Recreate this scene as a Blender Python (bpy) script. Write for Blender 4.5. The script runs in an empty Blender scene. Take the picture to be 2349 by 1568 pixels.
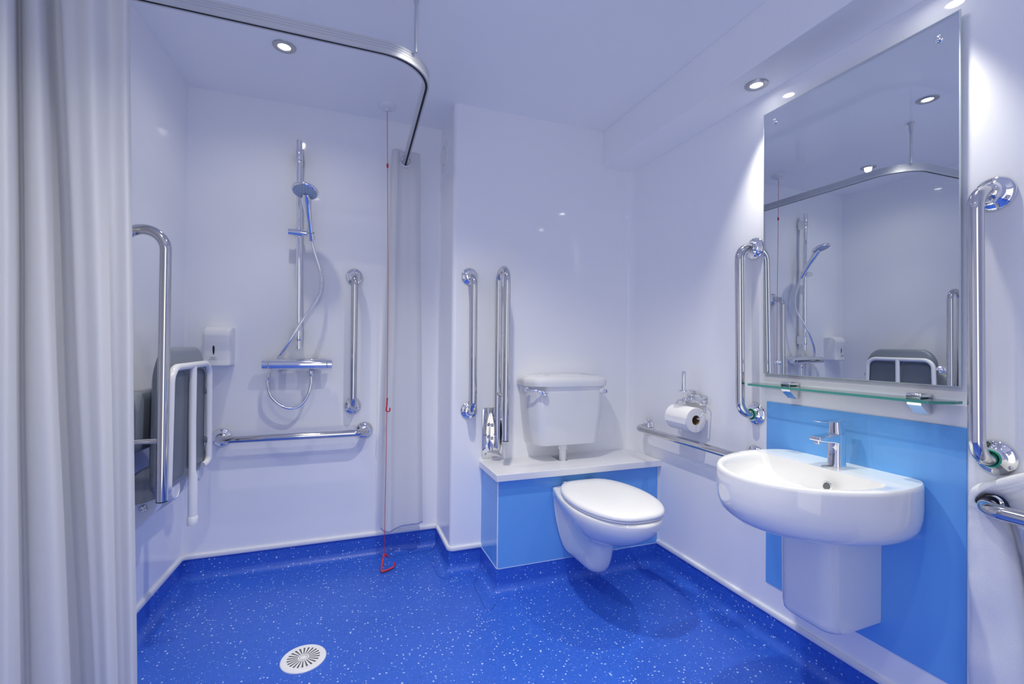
import bpy, bmesh, math, random
from mathutils import Vector, Matrix, noise
random.seed(4)
D = bpy.data
SC = bpy.context.scene
COL = SC.collection
PI = math.pi
V = Vector

# ------------------------------------------------------------------ helpers
class MB:
    """collects geometry in room coordinates (metres)"""
    def __init__(self):
        self.bm = bmesh.new()
    def box(self, x0, x1, y0, y1, z0, z1, bevel=0.0, seg=2, mi=0):
        b = bmesh.new()
        bmesh.ops.create_cube(b, size=1.0)
        for v in b.verts:
            v.co = V(((x0 + x1) / 2 + v.co.x * (x1 - x0), (y0 + y1) / 2 + v.co.y * (y1 - y0), (z0 + z1) / 2 + v.co.z * (z1 - z0)))
        if bevel > 0:
            bmesh.ops.bevel(b, geom=b.edges[:], offset=bevel, segments=seg, profile=0.5, affect='EDGES')
        self.add(b, mi)
        return self
    def add(self, b, mi=0, mat=None):
        if mat is not None:
            bmesh.ops.transform(b, matrix=mat, verts=b.verts[:])
        me = D.meshes.new('tmp')
        for f in b.faces:
            f.material_index = mi
        b.to_mesh(me)
        b.free()
        self.bm.from_mesh(me)
        D.meshes.remove(me)
    def ring(self, pts):
        return [self.bm.verts.new(p) for p in pts]
    def bridge(self, a, b, closed=True, mi=0):
        n = len(a)
        for i in range(n if closed else n - 1):
            j = (i + 1) % n
            try:
                f = self.bm.faces.new((a[i], a[j], b[j], b[i]))
                f.material_index = mi
            except ValueError:
                pass
    def cap(self, a, mi=0):
        try:
            f = self.bm.faces.new(a)
            f.material_index = mi
        except ValueError:
            pass
    def loft(self, rings, start=True, end=True, closed=True, mi=0):
        rs = [self.ring(r) for r in rings]
        for a, b in zip(rs, rs[1:]):
            self.bridge(a, b, closed, mi)
        if start: self.cap(rs[0][::-1], mi)
        if end: self.cap(rs[-1], mi)
        return rs
    def lathe(self, prof, origin, axis=(0, 0, 1), n=32, start=True, end=True, mi=0):
        ax = V(axis).normalized()
        t = V((1, 0, 0)) if abs(ax.x) < 0.9 else V((0, 1, 0))
        u = ax.cross(t).normalized(); w = ax.cross(u)
        o = V(origin)
        rings = []
        for r, h in prof:
            r = max(r, 1e-5)
            rings.append([o + ax * h + (u * math.cos(2 * PI * k / n) + w * math.sin(2 * PI * k / n)) * r for k in range(n)])
        self.loft(rings, start, end, True, mi)
        return self
    def cyl(self, a, b, r, n=24, bev=0.0, mi=0):
        a = V(a); b = V(b); L = (b - a).length
        if bev > 0:
            prof = [(r - bev, 0), (r - bev * .3, bev * .3), (r, bev), (r, L - bev), (r - bev * .3, L - bev * .3), (r - bev, L)]
        else:
            prof = [(r, 0), (r, L)]
        return self.lathe(prof, a, b - a, n, mi=mi)
    def tube(self, pts, r, n=16, caps=True, radii=None, mi=0, closed=False):
        pts = [V(p) for p in pts]
        m = len(pts)
        tang = []
        for i in range(m):
            if closed:
                d = pts[(i + 1) % m] - pts[i - 1]
            else:
                d = pts[min(i + 1, m - 1)] - pts[max(i - 1, 0)]
            tang.append(d.normalized())
        t0 = tang[0]
        up = V((0, 0, 1)) if abs(t0.z) < 0.9 else V((1, 0, 0))
        nrm = (up - t0 * up.dot(t0)).normalized()
        rings = []
        for i in range(m):
            t = tang[i]
            nrm = (nrm - t * nrm.dot(t)).normalized()
            bn = t.cross(nrm)
            rr = radii[i] if radii else r
            rings.append([pts[i] + (nrm * math.cos(2 * PI * k / n) + bn * math.sin(2 * PI * k / n)) * rr for k in range(n)])
        rs = [self.ring(q) for q in rings]
        for a, b in zip(rs, rs[1:]):
            self.bridge(a, b, True, mi)
        if closed:
            self.bridge(rs[-1], rs[0], True, mi)
        elif caps:
            self.cap(rs[0][::-1], mi); self.cap(rs[-1], mi)
        return self
    def sphere(self, c, r, sx=1, sy=1, sz=1, u=20, v=12, mi=0):
        b = bmesh.new()
        bmesh.ops.create_uvsphere(b, u_segments=u, v_segments=v, radius=r)
        self.add(b, mi, Matrix.Translation(V(c)) @ Matrix.Diagonal((sx, sy, sz, 1)))
        return self

def fillet(pts, r, n=10):
    pts = [V(p) for p in pts]
    out = [pts[0]]
    for i in range(1, len(pts) - 1):
        p = pts[i]
        rr = r[i] if isinstance(r, (list, tuple)) else r
        a = (pts[i - 1] - p); b = (pts[i + 1] - p)
        la, lb = a.length, b.length
        a.normalize(); b.normalize()
        ang = a.angle(b)
        if rr <= 0 or ang > PI - 0.01:
            out.append(p); continue
        d = rr / math.tan(ang / 2)
        d = min(d, la * .98, lb * .98)
        rr2 = d * math.tan(ang / 2)
        c = p + (a + b).normalized() * (rr2 / math.sin(ang / 2))
        s = p + a * d - c; e = p + b * d - c
        tot = s.angle(e)
        axis = s.cross(e).normalized()
        for k in range(n + 1):
            out.append(c + Matrix.Rotation(tot * k / n, 3, axis) @ s)
    out.append(pts[-1])
    return out

def catmull(pts, n=8, closed=False):
    pts = [tuple(p) for p in pts]
    m = len(pts); out = []
    rng = range(m if closed else m - 1)
    for i in rng:
        if closed:
            p0, p1, p2, p3 = pts[i - 1], pts[i], pts[(i + 1) % m], pts[(i + 2) % m]
        else:
            p0, p1, p2, p3 = pts[max(i - 1, 0)], pts[i], pts[i + 1], pts[min(i + 2, m - 1)]
        for k in range(n):
            t = k / n
            out.append(tuple(0.5 * ((2 * b) + (-a + c) * t + (2 * a - 5 * b + 4 * c - d) * t * t + (-a + 3 * b - 3 * c + d) * t ** 3) for a, b, c, d in zip(p0, p1, p2, p3)))
    if not closed:
        out.append(pts[-1])
    return out

def wpos(o):
    p = V((0, 0, 0))
    while o is not None:
        p = p + o.location
        o = o.parent
    return p

def obj(name, mb, mats, parent=None, angle=35, sub=0, wn=False, smooth=True):
    """one mesh object; origin at its own centre"""
    bm = mb.bm if isinstance(mb, MB) else mb
    bmesh.ops.remove_doubles(bm, verts=bm.verts[:], dist=1e-6)
    bmesh.ops.recalc_face_normals(bm, faces=bm.faces[:])
    lo = V((min(v.co[i] for v in bm.verts) for i in range(3)))
    hi = V((max(v.co[i] for v in bm.verts) for i in range(3)))
    c = (lo + hi) / 2
    for v in bm.verts:
        v.co -= c
    me = D.meshes.new(name)
    bm.to_mesh(me); bm.free()
    for m in (mats if isinstance(mats, (list, tuple)) else [mats]):
        me.materials.append(m)
    if smooth:
        for p in me.polygons: p.use_smooth = True
        me.set_sharp_from_angle(angle=math.radians(angle))
    o = D.objects.new(name, me)
    COL.objects.link(o)
    if parent is not None:
        o.location = c - wpos(parent)
        o.parent = parent
    else:
        o.location = c
    if sub:
        s = o.modifiers.new('smooth', 'SUBSURF'); s.levels = sub; s.render_levels = sub
    return o

def tag(o, label, cat, group=None):
    o['label'] = label; o['category'] = cat
    if group: o['group'] = group
    return o

def thing(name, label, cat, loc, group=None):
    o = D.objects.new(name, None); COL.objects.link(o)
    o.location = loc; o.empty_display_size = 0.05
    return tag(o, label, cat, group)

def struct(name, mb, mats, parent=None, **k):
    o = obj(name, mb, mats, parent, **k)
    if parent is None: o['kind'] = 'structure'
    return o

# ------------------------------------------------------------------ materials
def mat(name, color, rough=0.4, metal=0.0, spec=0.5, coat=0.0, coat_rough=0.05, trans=0.0, ior=1.5, sheen=0.0, sss=0.0):
    m = D.materials.new(name); m.use_nodes = True
    b = m.node_tree.nodes['Principled BSDF']
    b.inputs['Base Color'].default_value = (*color, 1)
    b.inputs['Roughness'].default_value = rough
    b.inputs['Metallic'].default_value = metal
    b.inputs['Specular IOR Level'].default_value = spec
    b.inputs['Coat Weight'].default_value = coat
    b.inputs['Coat Roughness'].default_value = coat_rough
    b.inputs['Transmission Weight'].default_value = trans
    b.inputs['IOR'].default_value = ior
    b.inputs['Sheen Weight'].default_value = sheen
    m['bsdf'] = b.name
    return m
def nodes(m):
    return m.node_tree.nodes, m.node_tree.links, m.node_tree.nodes['Principled BSDF']
def bump(m, scale, strength, dist=0.001, detail=3):
    N, L, b = nodes(m)
    tc = N.new('ShaderNodeTexCoord'); nt = N.new('ShaderNodeTexNoise'); bp = N.new('ShaderNodeBump')
    nt.inputs['Scale'].default_value = scale; nt.inputs['Detail'].default_value = detail
    bp.inputs['Strength'].default_value = strength; bp.inputs['Distance'].default_value = dist
    L.new(tc.outputs['Object'], nt.inputs['Vector']); L.new(nt.outputs['Fac'], bp.inputs['Height']); L.new(bp.outputs['Normal'], b.inputs['Normal'])

M_wall = mat('white_wall_panel', (0.915, 0.92, 0.955), 0.055, spec=0.42)
bump(M_wall, 3.0, 0.05, 0.01, 1)
M_ceil = mat('white_ceiling_panel', (0.93, 0.935, 0.96), 0.07, spec=0.4)
M_trim = mat('white_pvc', (0.80, 0.81, 0.86), 0.25)
M_blue = mat('blue_wall_panel', (0.155, 0.415, 0.86), 0.05, spec=0.42)
M_chrome = mat('chrome', (0.86, 0.86, 0.87), 0.04, 1.0)
M_steel = mat('polished_steel', (0.66, 0.65, 0.65), 0.09, 1.0)
M_alu = mat('anodised_aluminium', (0.62, 0.63, 0.66), 0.5, 0.75)
M_ceramic = mat('white_ceramic', (0.82, 0.82, 0.83), 0.06, spec=0.5, coat=0.3)
M_plastic = mat('white_plastic', (0.84, 0.84, 0.86), 0.22)
M_grey = mat('grey_plastic', (0.125, 0.15, 0.185), 0.34)
M_greyl = mat('light_grey_plastic', (0.22, 0.25, 0.30), 0.34)
M_red = mat('red_plastic', (0.62, 0.03, 0.04), 0.3)
M_black = mat('black_rubber', (0.012, 0.013, 0.02), 0.5)
M_dark = mat('dark_slot', (0.01, 0.012, 0.02), 0.6)
M_mirror = mat('mirror_silver', (0.82, 0.86, 0.88), 0.004, 1.0)
M_mback = mat('mirror_edge', (0.62, 0.70, 0.72), 0.12)
M_green = mat('green_gasket', (0.03, 0.35, 0.23), 0.3)
M_paper = mat('toilet_paper', (0.86, 0.85, 0.86), 0.9); bump(M_paper, 260, 0.25, 0.001)
M_card = mat('cardboard', (0.26, 0.17, 0.10), 0.85)
M_print = mat('grey_print', (0.16, 0.17, 0.24), 0.6)
M_bluedot = mat('blue_plastic', (0.05, 0.16, 0.5), 0.35)
M_nozzle = mat('spray_plate', (0.36, 0.46, 0.60), 0.5)
M_joint = mat('vinyl_weld', (0.02, 0.06, 0.36), 0.4)
M_lamp = mat('lamp_lens', (1, 1, 1), 0.3)
N_, L_, b_ = nodes(M_lamp)
b_.inputs['Emission Color'].default_value = (1.0, 0.985, 0.95, 1); b_.inputs['Emission Strength'].default_value = 14.0
M_bezel = mat('satin_nickel', (0.50, 0.50, 0.52), 0.30, 1.0)

# clear glass, green where one looks through its edge
M_glass = mat('clear_glass', (0.90, 0.97, 0.95), 0.0)
N_, L_, b_ = nodes(M_glass)
tp = N_.new('ShaderNodeBsdfTransparent'); tp.inputs['Color'].default_value = (0.93, 0.985, 0.965, 1)
gl = N_.new('ShaderNodeBsdfGlossy'); gl.inputs['Roughness'].default_value = 0.01; gl.inputs['Color'].default_value = (1, 1, 1, 1)
fr_ = N_.new('ShaderNodeFresnel'); fr_.inputs['IOR'].default_value = 1.5
mx_ = N_.new('ShaderNodeMixShader')
L_.new(fr_.outputs[0], mx_.inputs[0]); L_.new(tp.outputs[0], mx_.inputs[1]); L_.new(gl.outputs[0], mx_.inputs[2])
L_.new(mx_.outputs[0], N_['Material Output'].inputs['Surface'])
M_gedge = mat('green_glass_edge', (0.10, 0.42, 0.34), 0.08, trans=0.25, ior=1.47)

# speckled blue safety vinyl
M_floor = mat('speckled_blue_vinyl', (0.03, 0.10, 0.55), 0.36, spec=0.45)
N_, L_, b_ = nodes(M_floor)
tc = N_.new('ShaderNodeTexCoord')
def flecks(scale, thr, seed):
    mp = N_.new('ShaderNodeMapping'); mp.inputs['Location'].default_value = (seed, seed * 1.7, seed * .3)
    vo = N_.new('ShaderNodeTexVoronoi'); vo.inputs['Scale'].default_value = scale
    lt = N_.new('ShaderNodeMath'); lt.operation = 'LESS_THAN'
    wn = N_.new('ShaderNodeMath'); wn.operation = 'MULTIPLY'
    sep = N_.new('ShaderNodeSeparateColor')
    L_.new(tc.outputs['Object'], mp.inputs['Vector']); L_.new(mp.outputs['Vector'], vo.inputs['Vector'])
    L_.new(vo.outputs['Color'], sep.inputs['Color'])
    L_.new(sep.outputs['Red'], wn.inputs[0]); wn.inputs[1].default_value = thr
    pw = N_.new('ShaderNodeMath'); pw.operation = 'POWER'
    L_.new(sep.outputs['Red'], pw.inputs[0]); pw.inputs[1].default_value = 3.0
    L_.new(pw.outputs[0], wn.inputs[0])
    L_.new(vo.outputs['Distance'], lt.inputs[0]); L_.new(wn.outputs[0], lt.inputs[1])
    return lt.outputs[0]
w1 = flecks(92, 0.36, 3.1)
w2 = flecks(150, 0.36, 7.7)
dk = flecks(240, 0.42, 1.3)
nz = N_.new('ShaderNodeTexNoise'); nz.inputs['Scale'].default_value = 2.2; nz.inputs['Detail'].default_value = 4
L_.new(tc.outputs['Object'], nz.inputs['Vector'])
cr = N_.new('ShaderNodeValToRGB')
cr.color_ramp.elements[0].position = 0.3; cr.color_ramp.elements[0].color = (0.030, 0.115, 0.58, 1)
cr.color_ramp.elements[1].position = 0.7; cr.color_ramp.elements[1].color = (0.038, 0.138, 0.66, 1)
L_.new(nz.outputs['Fac'], cr.inputs['Fac'])
def mixc(a, fac, col):
    mx = N_.new('ShaderNodeMix'); mx.data_type = 'RGBA'
    L_.new(fac, mx.inputs['Factor']); L_.new(a, mx.inputs['A']); mx.inputs['B'].default_value = (*col, 1)
    return mx.outputs['Result']
c = mixc(cr.outputs['Color'], dk, (0.018, 0.065, 0.36))
c = mixc(c, w2, (0.14, 0.28, 0.78))
c = mixc(c, w1, (0.42, 0.56, 0.88))
L_.new(c, b_.inputs['Base Color'])
n2 = N_.new('ShaderNodeTexNoise'); n2.inputs['Scale'].default_value = 420; n2.inputs['Detail'].default_value = 2
bp = N_.new('ShaderNodeBump'); bp.inputs['Strength'].default_value = 0.22; bp.inputs['Distance'].default_value = 0.0012
L_.new(tc.outputs['Object'], n2.inputs['Vector']); L_.new(n2.outputs['Fac'], bp.inputs['Height']); L_.new(bp.outputs['Normal'], b_.inputs['Normal'])

def fabric(name, col, transl, rough=0.8, sc=300, st=0.15):
    m = mat(name, col, rough, spec=0.2, sheen=0.15)
    N, L, b = nodes(m)
    bump(m, sc, st, 0.001)
    tr = N.new('ShaderNodeBsdfTranslucent'); tr.inputs['Color'].default_value = (*col, 1)
    mx = N.new('ShaderNodeMixShader'); mx.inputs['Fac'].default_value = transl
    L.new(b.outputs[0], mx.inputs[1]); L.new(tr.outputs[0], mx.inputs[2])
    L.new(mx.outputs[0], N['Material Output'].inputs['Surface'])
    return m
M_curtain = fabric('white_curtain_cloth', (0.90, 0.90, 0.91), 0.5)
M_towel = fabric('white_towelling', (0.78, 0.79, 0.83), 0.0, 0.95, 420, 0.8)

# ------------------------------------------------------------------ room numbers
XL, AL, YB = -0.675, 0.0594, 2.524          # shower corner, skew of the left wall, shower back wall
XP, YP = 0.509, 2.215                       # return of the pipe duct, wall behind the cistern
XR, ZC, YF0 = 1.536, 2.286, -0.75
XB, YBX = 0.667, 1.962                      # blue boxing
DX0, DX1, DZ = -0.42, 0.55, 2.06            # unseen opening behind the camera, added for the fill light
XS, ZS = 1.345, 2.086                       # bulkhead
def xl(y): return XL + AL * (y - YB)

def frames(path):
    """plan path -> (point, inward mitre vector)"""
    out = []
    m = len(path)
    for i, p in enumerate(path):
        p = V((p[0], p[1]))
        ns = []
        if i > 0:
            d = (p - V(path[i - 1][:2])).normalized(); ns.append(V((d.y, -d.x)))
        if i < m - 1:
            d = (V(path[i + 1][:2]) - p).normalized(); ns.append(V((d.y, -d.x)))
        if len(ns) == 2:
            s = (ns[0] + ns[1]); s.normalize()
            s = s / max(0.2, s.dot(ns[0]))
        else:
            s = ns[0]
        out.append((p, s))
    return out
def sweep(fr, prof, capped=True):
    mb = MB()
    mb.loft([[V((p.x + s.x * d, p.y + s.y * d, z)) for d, z in prof] for p, s in fr], capped, capped)
    return mb

def fil2(pts, rs, n=8):
    return [(p.x, p.y) for p in fillet([V((x, y, 0)) for x, y in pts], rs, n)]

walls = [(xl(YF0), YF0), (XL, YB), (XP, YB), (XP, YP), (XR, YP), (XR, YF0)]
N_ARC = 8
wpath = fil2(walls, [0, .010, .010, .020, .045, 0], N_ARC)
wf = frames(wpath)
# indices: 0 | 1..9 | 10..18 | 19..27 | 28..36 | 37
wall_prof = [(0, 0.0), (0, ZC), (-0.06, ZC), (-0.06, 0.0)]
cuts = [('wall_left', 0, 5), ('wall_back', 5, 14), ('wall_return', 14, 23), ('wall_toilet', 23, 32), ('wall_right', 32, 37)]
for nme, a, b in cuts:
    struct(nme, sweep(wf[a:b + 1], wall_prof), M_wall, angle=30)
mb = MB(); mb.box(xl(YF0) - .06, DX0, YF0 - .06, YF0, 0, ZC); mb.box(DX1, XR + .06, YF0 - .06, YF0, 0, ZC); mb.box(DX0, DX1, YF0 - .06, YF0, DZ, ZC)
struct('wall_front', mb, M_wall)
mb = MB(); mb.box(-0.95, XR + .06, YF0 - .06, YB + .06, -0.05, 0.0)
struct('floor', mb, M_floor)
mb = MB(); mb.box(-0.95, XR + .06, YF0 - .06, YB + .06, ZC, ZC + .05)
struct('ceiling', mb, M_ceil)
mb = MB(); mb.box(XS, XR, YF0, YP, ZS, ZC, 0.002, 1)
struct('beam', mb, M_ceil)

# cove skirting, mitred in the corners
sk = [(xl(YF0), YF0), (XL, YB), (XP, YB), (XP, YP), (XB, YP), (XB, YBX), (XR, YBX), (XR, YF0)]
sf = frames(sk)
R0 = 0.036
cprof = [(0.0, 0.0), (0.0, 0.1), (0.004, 0.1), (0.004, R0)]
for k in range(1, 8):
    a = PI / 2 * k / 8
    cprof.append((0.004 + R0 - R0 * math.cos(a), 0.0015 + R0 - R0 * math.sin(a)))
cprof += [(0.004 + R0, 0.0015), (0.05, 0.001), (0.05, 0.0)]
for i, nme in enumerate(['baseboard_left', 'baseboard_back', 'baseboard_return', 'baseboard_toilet', 'baseboard_boxing_side', 'baseboard_boxing', 'baseboard_right']):
    struct(nme, sweep(sf[i:i + 2], cprof), M_floor, angle=25)
# weld seams in the vinyl at the duct corner
mb = MB()
for pts in ([(0.452, 2.36), (0.447, 2.20), (0.482, 2.145), (0.512, 2.165)], [(0.63, 2.11), (0.588, 2.06), (0.585, 1.96), (0.585, 1.83), (0.644, 1.885)]):
    mb.tube([V((x, y, 0.0012)) for x, y in catmull(pts, 6)], 0.0006, 6)
struct('trim_5', mb, M_joint)
# white capping strip above it
tprof = [(0.0, 0.099), (0.011, 0.099), (0.012, 0.101), (0.012, 0.112), (0.0095, 0.1165), (0.005, 0.118), (0.0, 0.118)]
tpath = fil2(walls[:4] + [(XB, YP)], [0, .02, .018, .022, 0], N_ARC)
tf = frames(tpath)
for nme, a, b in [('trim_1', 0, 5), ('trim_2', 5, 14), ('trim_3', 14, len(tf) - 1)]:
    struct(nme, sweep(tf[a:b + 1], tprof), M_trim, angle=40)
struct('trim_4', sweep(frames([(XR, YBX), (XR, YF0)]), tprof), M_trim, angle=40)

# ------------------------------------------------------------------ downlights
def downlight(loc, label, r=0.041):
    t = thing('downlight', label, 'light', loc, 'recessed downlights')
    x, y, z = loc
    mb = MB(); mb.lathe([(r * .54, -.0015), (r * .60, -.005), (r * .86, -.006), (r * .98, -.0035), (r, 0.0)], loc, (0, 0, 1), 40, False, False)
    mb.lathe([(r * .50, -.0005), (r * .545, -.004)], loc, (0, 0, 1), 40, False, False)
    obj('bezel', mb, M_bezel, t)
    mb = MB(); mb.lathe([(r * .50, -.0012), (r * .35, -.0018), (0, -.002)], loc, (0, 0, 1), 32, False, False)
    obj('lens', mb, M_lamp, t)
    return t
DL = [((-0.227, 2.045, ZC), 'round recessed ceiling downlight inside the shower area, left of the curtain rail'),
      ((0.42, 1.375, ZC), 'round ceiling downlight seen only in the mirror, right of the rail hanger'),
      ((0.41, 0.35, ZC), 'added unseen ceiling downlight, fill for the camera end of the room'),  # added lamp, never in view, lifts the foreground
      ((1.447, 1.30, ZS), 'round downlight under the bulkhead by the left edge of the mirror'),
      ((1.447, 0.785, ZS), 'round downlight under the bulkhead by the right edge of the mirror'),
      ((-0.20, 0.95, ZC), 'added unseen ceiling downlight that brightens the shower curtain')]  # added lamp out of view, brightens curtain and near floor
for loc, lab in DL:
    downlight(loc, lab, 0.043 if loc[2] > 2.2 else 0.040)
def spot(loc, power, cone, blend, rad=0.03, col=(1.0, 0.965, 0.82)):
    l = D.lights.new('downlight_beam', 'SPOT'); l.energy = power; l.spot_size = math.radians(cone); l.spot_blend = blend
    l.shadow_soft_size = rad; l.color = col
    o = D.objects.new('downlight_beam', l); COL.objects.link(o); o.location = (loc[0], loc[1], loc[2] - 0.012 - 0.0)
    return o
P = dict(ceil=38, shower=3.2, bulk=18, fill=4.5)
spot(DL[0][0], P['shower'], 155, 1.0, 0.02)
spot(DL[0][0], 5.5, 84, 0.9, 0.02)
spot(DL[1][0], P['ceil'], 112, 0.9)
spot(DL[2][0], P['ceil'] * .3, 112, 0.9)
spot(DL[5][0], P['ceil'] * .6, 112, 0.9)
spot(DL[3][0], P['bulk'], 66, 1.0, 0.02)
spot(DL[4][0], P['bulk'], 66, 1.0, 0.02)

dl = D.lights.new('added_fill_light', 'AREA'); dl.shape = 'RECTANGLE'; dl.size = DX1 - DX0; dl.size_y = DZ; dl.energy = P['fill']; dl.color = (1.0, 0.97, 0.88)  # soft fill light added behind the camera, not a known source
do = D.objects.new('added_fill_light', dl); COL.objects.link(do); do.location = ((DX0 + DX1) / 2, YF0 - .05, DZ / 2); do.rotation_euler = (PI / 2, 0, 0)

# ------------------------------------------------------------------ grab rails
def flange(parent, p, n, green=False, r=0.043, rot=0.0):
    p = V(p); n = V(n)
    mb = MB()
    mb.lathe([(r, 0), (r, .003), (r * .985, .005), (r * .86, .0095), (r * .70, .0125), (r * .60, .016), (r * .54, .021), (r * .50, .0245), (r * .42, .0255)], p, n, 40)
    f = obj('flange', mb, M_chrome, parent)
    t = V((0, 0, 1)) if abs(n.z) < .9 else V((0, 1, 0)); s = n.cross(t)
    for k in range(3):
        a = PI / 2 + rot + k * 2 * PI / 3
        q = p + (t * math.sin(a) + s * math.cos(a)) * r * .80 + n * .009
        mb = MB(); mb.lathe([(.0048, 0), (.0046, .0018), (.0030, .0032), (.0012, .0034), (.0012, .0022), (0, .0022)], q, n, 12)
        obj('screw', mb, M_steel, f)
    if green:
        mb = MB(); c = p + n * .0265
        mb.tube([c + (t * math.sin(2 * PI * k / 28) + s * math.cos(2 * PI * k / 28)) * .0195 for k in range(28)], .0028, 8, closed=True)
        obj('gasket', mb, M_green, f)['label'] = 'green gasket'
def grab_rail(label, p1, p2, n, off=0.082, r=0.0165, green=(False, False), bend=0.05):
    n = V(n).normalized(); p1 = V(p1); p2 = V(p2)
    t = thing('grab_rail', label, 'grab rail', (p1 + p2) / 2, 'polished wall grab rails')
    mb = MB(); mb.tube(fillet([p1 + n * .004, p1 + n * off, p2 + n * off, p2 + n * .004], bend, 14), r, 24)
    obj('bar', mb, M_steel, t, angle=60)
    flange(t, p1, n, green[0]); flange(t, p2, n, green[1], rot=PI / 3 * 0)
    return t
grab_rail('vertical grab rail on the shower wall, right of the shower riser', (0.062, YB, 1.446), (0.062, YB, 0.781), (0, -1, 0))
grab_rail('horizontal grab rail under the shower mixer valve', (-0.521, YB, 0.653), (0.121, YB, 0.653), (0, -1, 0))
grab_rail('vertical grab rail on the duct wall, left of the toilet drop-down rail', (0.594, YP, 1.439), (0.598, YP, 0.779), (0, -1, 0))
grab_rail('horizontal grab rail beside the toilet, under the paper roll', (XR, 2.045, 0.679), (XR, 1.372, 0.676), (-1, 0, 0))
grab_rail('vertical grab rail beside the mirror edge, between paper roll and mirror', (XR, 1.381, 1.495), (XR, 1.370, 0.842), (-1, 0, 0), green=(False, True))
grab_rail('large vertical grab rail nearest the camera, above the white towel', (XR, 0.666, 1.494), (XR, 0.661, 0.834), (-1, 0, 0), green=(False, True))
grab_rail('horizontal rail in front of the white towel at the right edge', (XR, 0.656, 0.724), (XR, 0.02, 0.724), (-1, 0, 0), off=0.095, r=0.0175, bend=0.055)

# ------------------------------------------------------------------ drop-down rails (folded up)
def dropdown(label, base, n, s, inner, outer, ztop, zin, zout, zstr, plate):
    """base: point on wall plane; n: outward normal; s: sideways; plate=(s0,s1,z0,z1) or None"""
    n = V(n).normalized(); s = V(s).normalized(); b = V(base)
    t = thing('drop_down_rail', label, 'grab rail', b + V((0, 0, (zin + ztop) / 2 - b.z)), 'fold-up support rails')
    R = (outer - inner) / 2
    A = b + n * inner; Bp = b + n * outer
    P1 = V((A.x, A.y, zin)); P4 = V((Bp.x, Bp.y, zout))
    pts = [P1]
    c = (A + Bp) / 2
    for k in range(0, 25):
        a = PI - PI * k / 24
        pts.append(V((c.x, c.y, ztop - R)) + n * (R * math.cos(a)) + V((0, 0, R * math.sin(a))))
    pts.append(P4)
    mb = MB(); mb.tube(pts, 0.0162, 24)
    bar = obj('bar', mb, M_steel, t, angle=60)
    mb = MB(); mb.lathe([(.0160, 0), (.0160, -.003), (.013, -.0045), (0, -.0045)], P4, (0, 0, 1), 24, False, False)
    obj('end_cap', mb, M_black, bar)['label'] = 'black end cap'
    mb = MB(); mb.cyl(V((A.x, A.y, zstr)) + n * .012, V((Bp.x, Bp.y, zstr)) - n * .012, 0.0085, 14)
    obj('strut', mb, M_steel, t)
    s0, s1, z0, z1 = plate
    mb = MB()
    pr = fillet([V((s0, 0, z0)), V((s1, 0, z0)), V((s1, 0, z1)), V((s0, 0, z1)), V((s0, 0, z0))], .0, 1)
    w, h = s1 - s0, z1 - z0
    ring = []
    rr = 0.014
    for cx, cz, a0 in ((s1 - rr, z1 - rr, 0), (s0 + rr, z1 - rr, PI / 2), (s0 + rr, z0 + rr, PI), (s1 - rr, z0 + rr, 1.5 * PI)):
        for k in range(7):
            a = a0 + PI / 2 * k / 6
            ring.append((cx + rr * math.cos(a), cz + rr * math.sin(a)))
    def P3(d, sc=1.0):
        cs, cz = (s0 + s1) / 2, (z0 + z1) / 2
        return [V((b.x, b.y, 0)) + s * (cs + (u - cs) * sc) + n * d + V((0, 0, cz + (z - cz) * sc)) for u, z in ring]
    mb.loft([P3(0), P3(.004), P3(.005, .985)])
    pl = obj('wall_plate', mb, M_chrome, t)
    for u, z in ((s0 + .018, z0 + .02), (s1 - .018, z0 + .02), (s0 + .018, z1 - .02), (s1 - .018, z1 - .02), (s0 + .018, z0 + .46 * h)):
        mb = MB(); mb.lathe([(.0062, 0), (.006, .002), (.004, .004), (0, .0045)], V((b.x, b.y, z)) + s * u + n * .005, n, 14)
        obj('screw', mb, M_steel, pl)
    # hinge cheeks either side of the inner leg
    for sg in (-1, 1):
        mb = MB()
        prof = [(.005, zin + .17), (.03, zin + .165), (inner + .016, zin + .115), (inner + .024, zin + .07), (inner + .016, zin + .025), (.03, zin - .015), (.005, zin - .03)]
        o0, o1 = sg * .0175, sg * .0225
        rA = [V((b.x, b.y, z)) + n * d + s * o0 for d, z in prof]
        rB = [V((b.x, b.y, z)) + n * d + s * o1 for d, z in prof]
        mb.loft([rA, rB])
        hc = obj('hinge_cheek', mb, M_steel, t)
        for z in (zin + .11, zin + .045):
            mb = MB(); mb.lathe([(.008, 0), (.008, .004), (.005, .0065), (0, .007)], V((b.x, b.y, z)) + n * inner * .72 + s * o1, s * sg, 14)
            obj('bolt', mb, M_steel, hc)
    return t
dropdown('folded-up drop-down rail beside the cistern, above the white worktop', (0.731, YP, 0), (0, -1, 0), (1, 0, 0), 0.046, 0.170, 1.468, 0.595, 0.655, 0.862, (-0.065, 0.041, 0.537, 0.787))
nl = V((1, -AL, 0)).normalized(); sl = V((AL, 1, 0)).normalized()
dropdown('folded-up drop-down rail in front of the shower seat, beside the curtain', (xl(1.767), 1.767, 0), nl, sl, 0.075, 0.196, 1.452, 0.55, 0.598, 0.787, (-0.06, 0.05, 0.50, 0.75))

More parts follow.
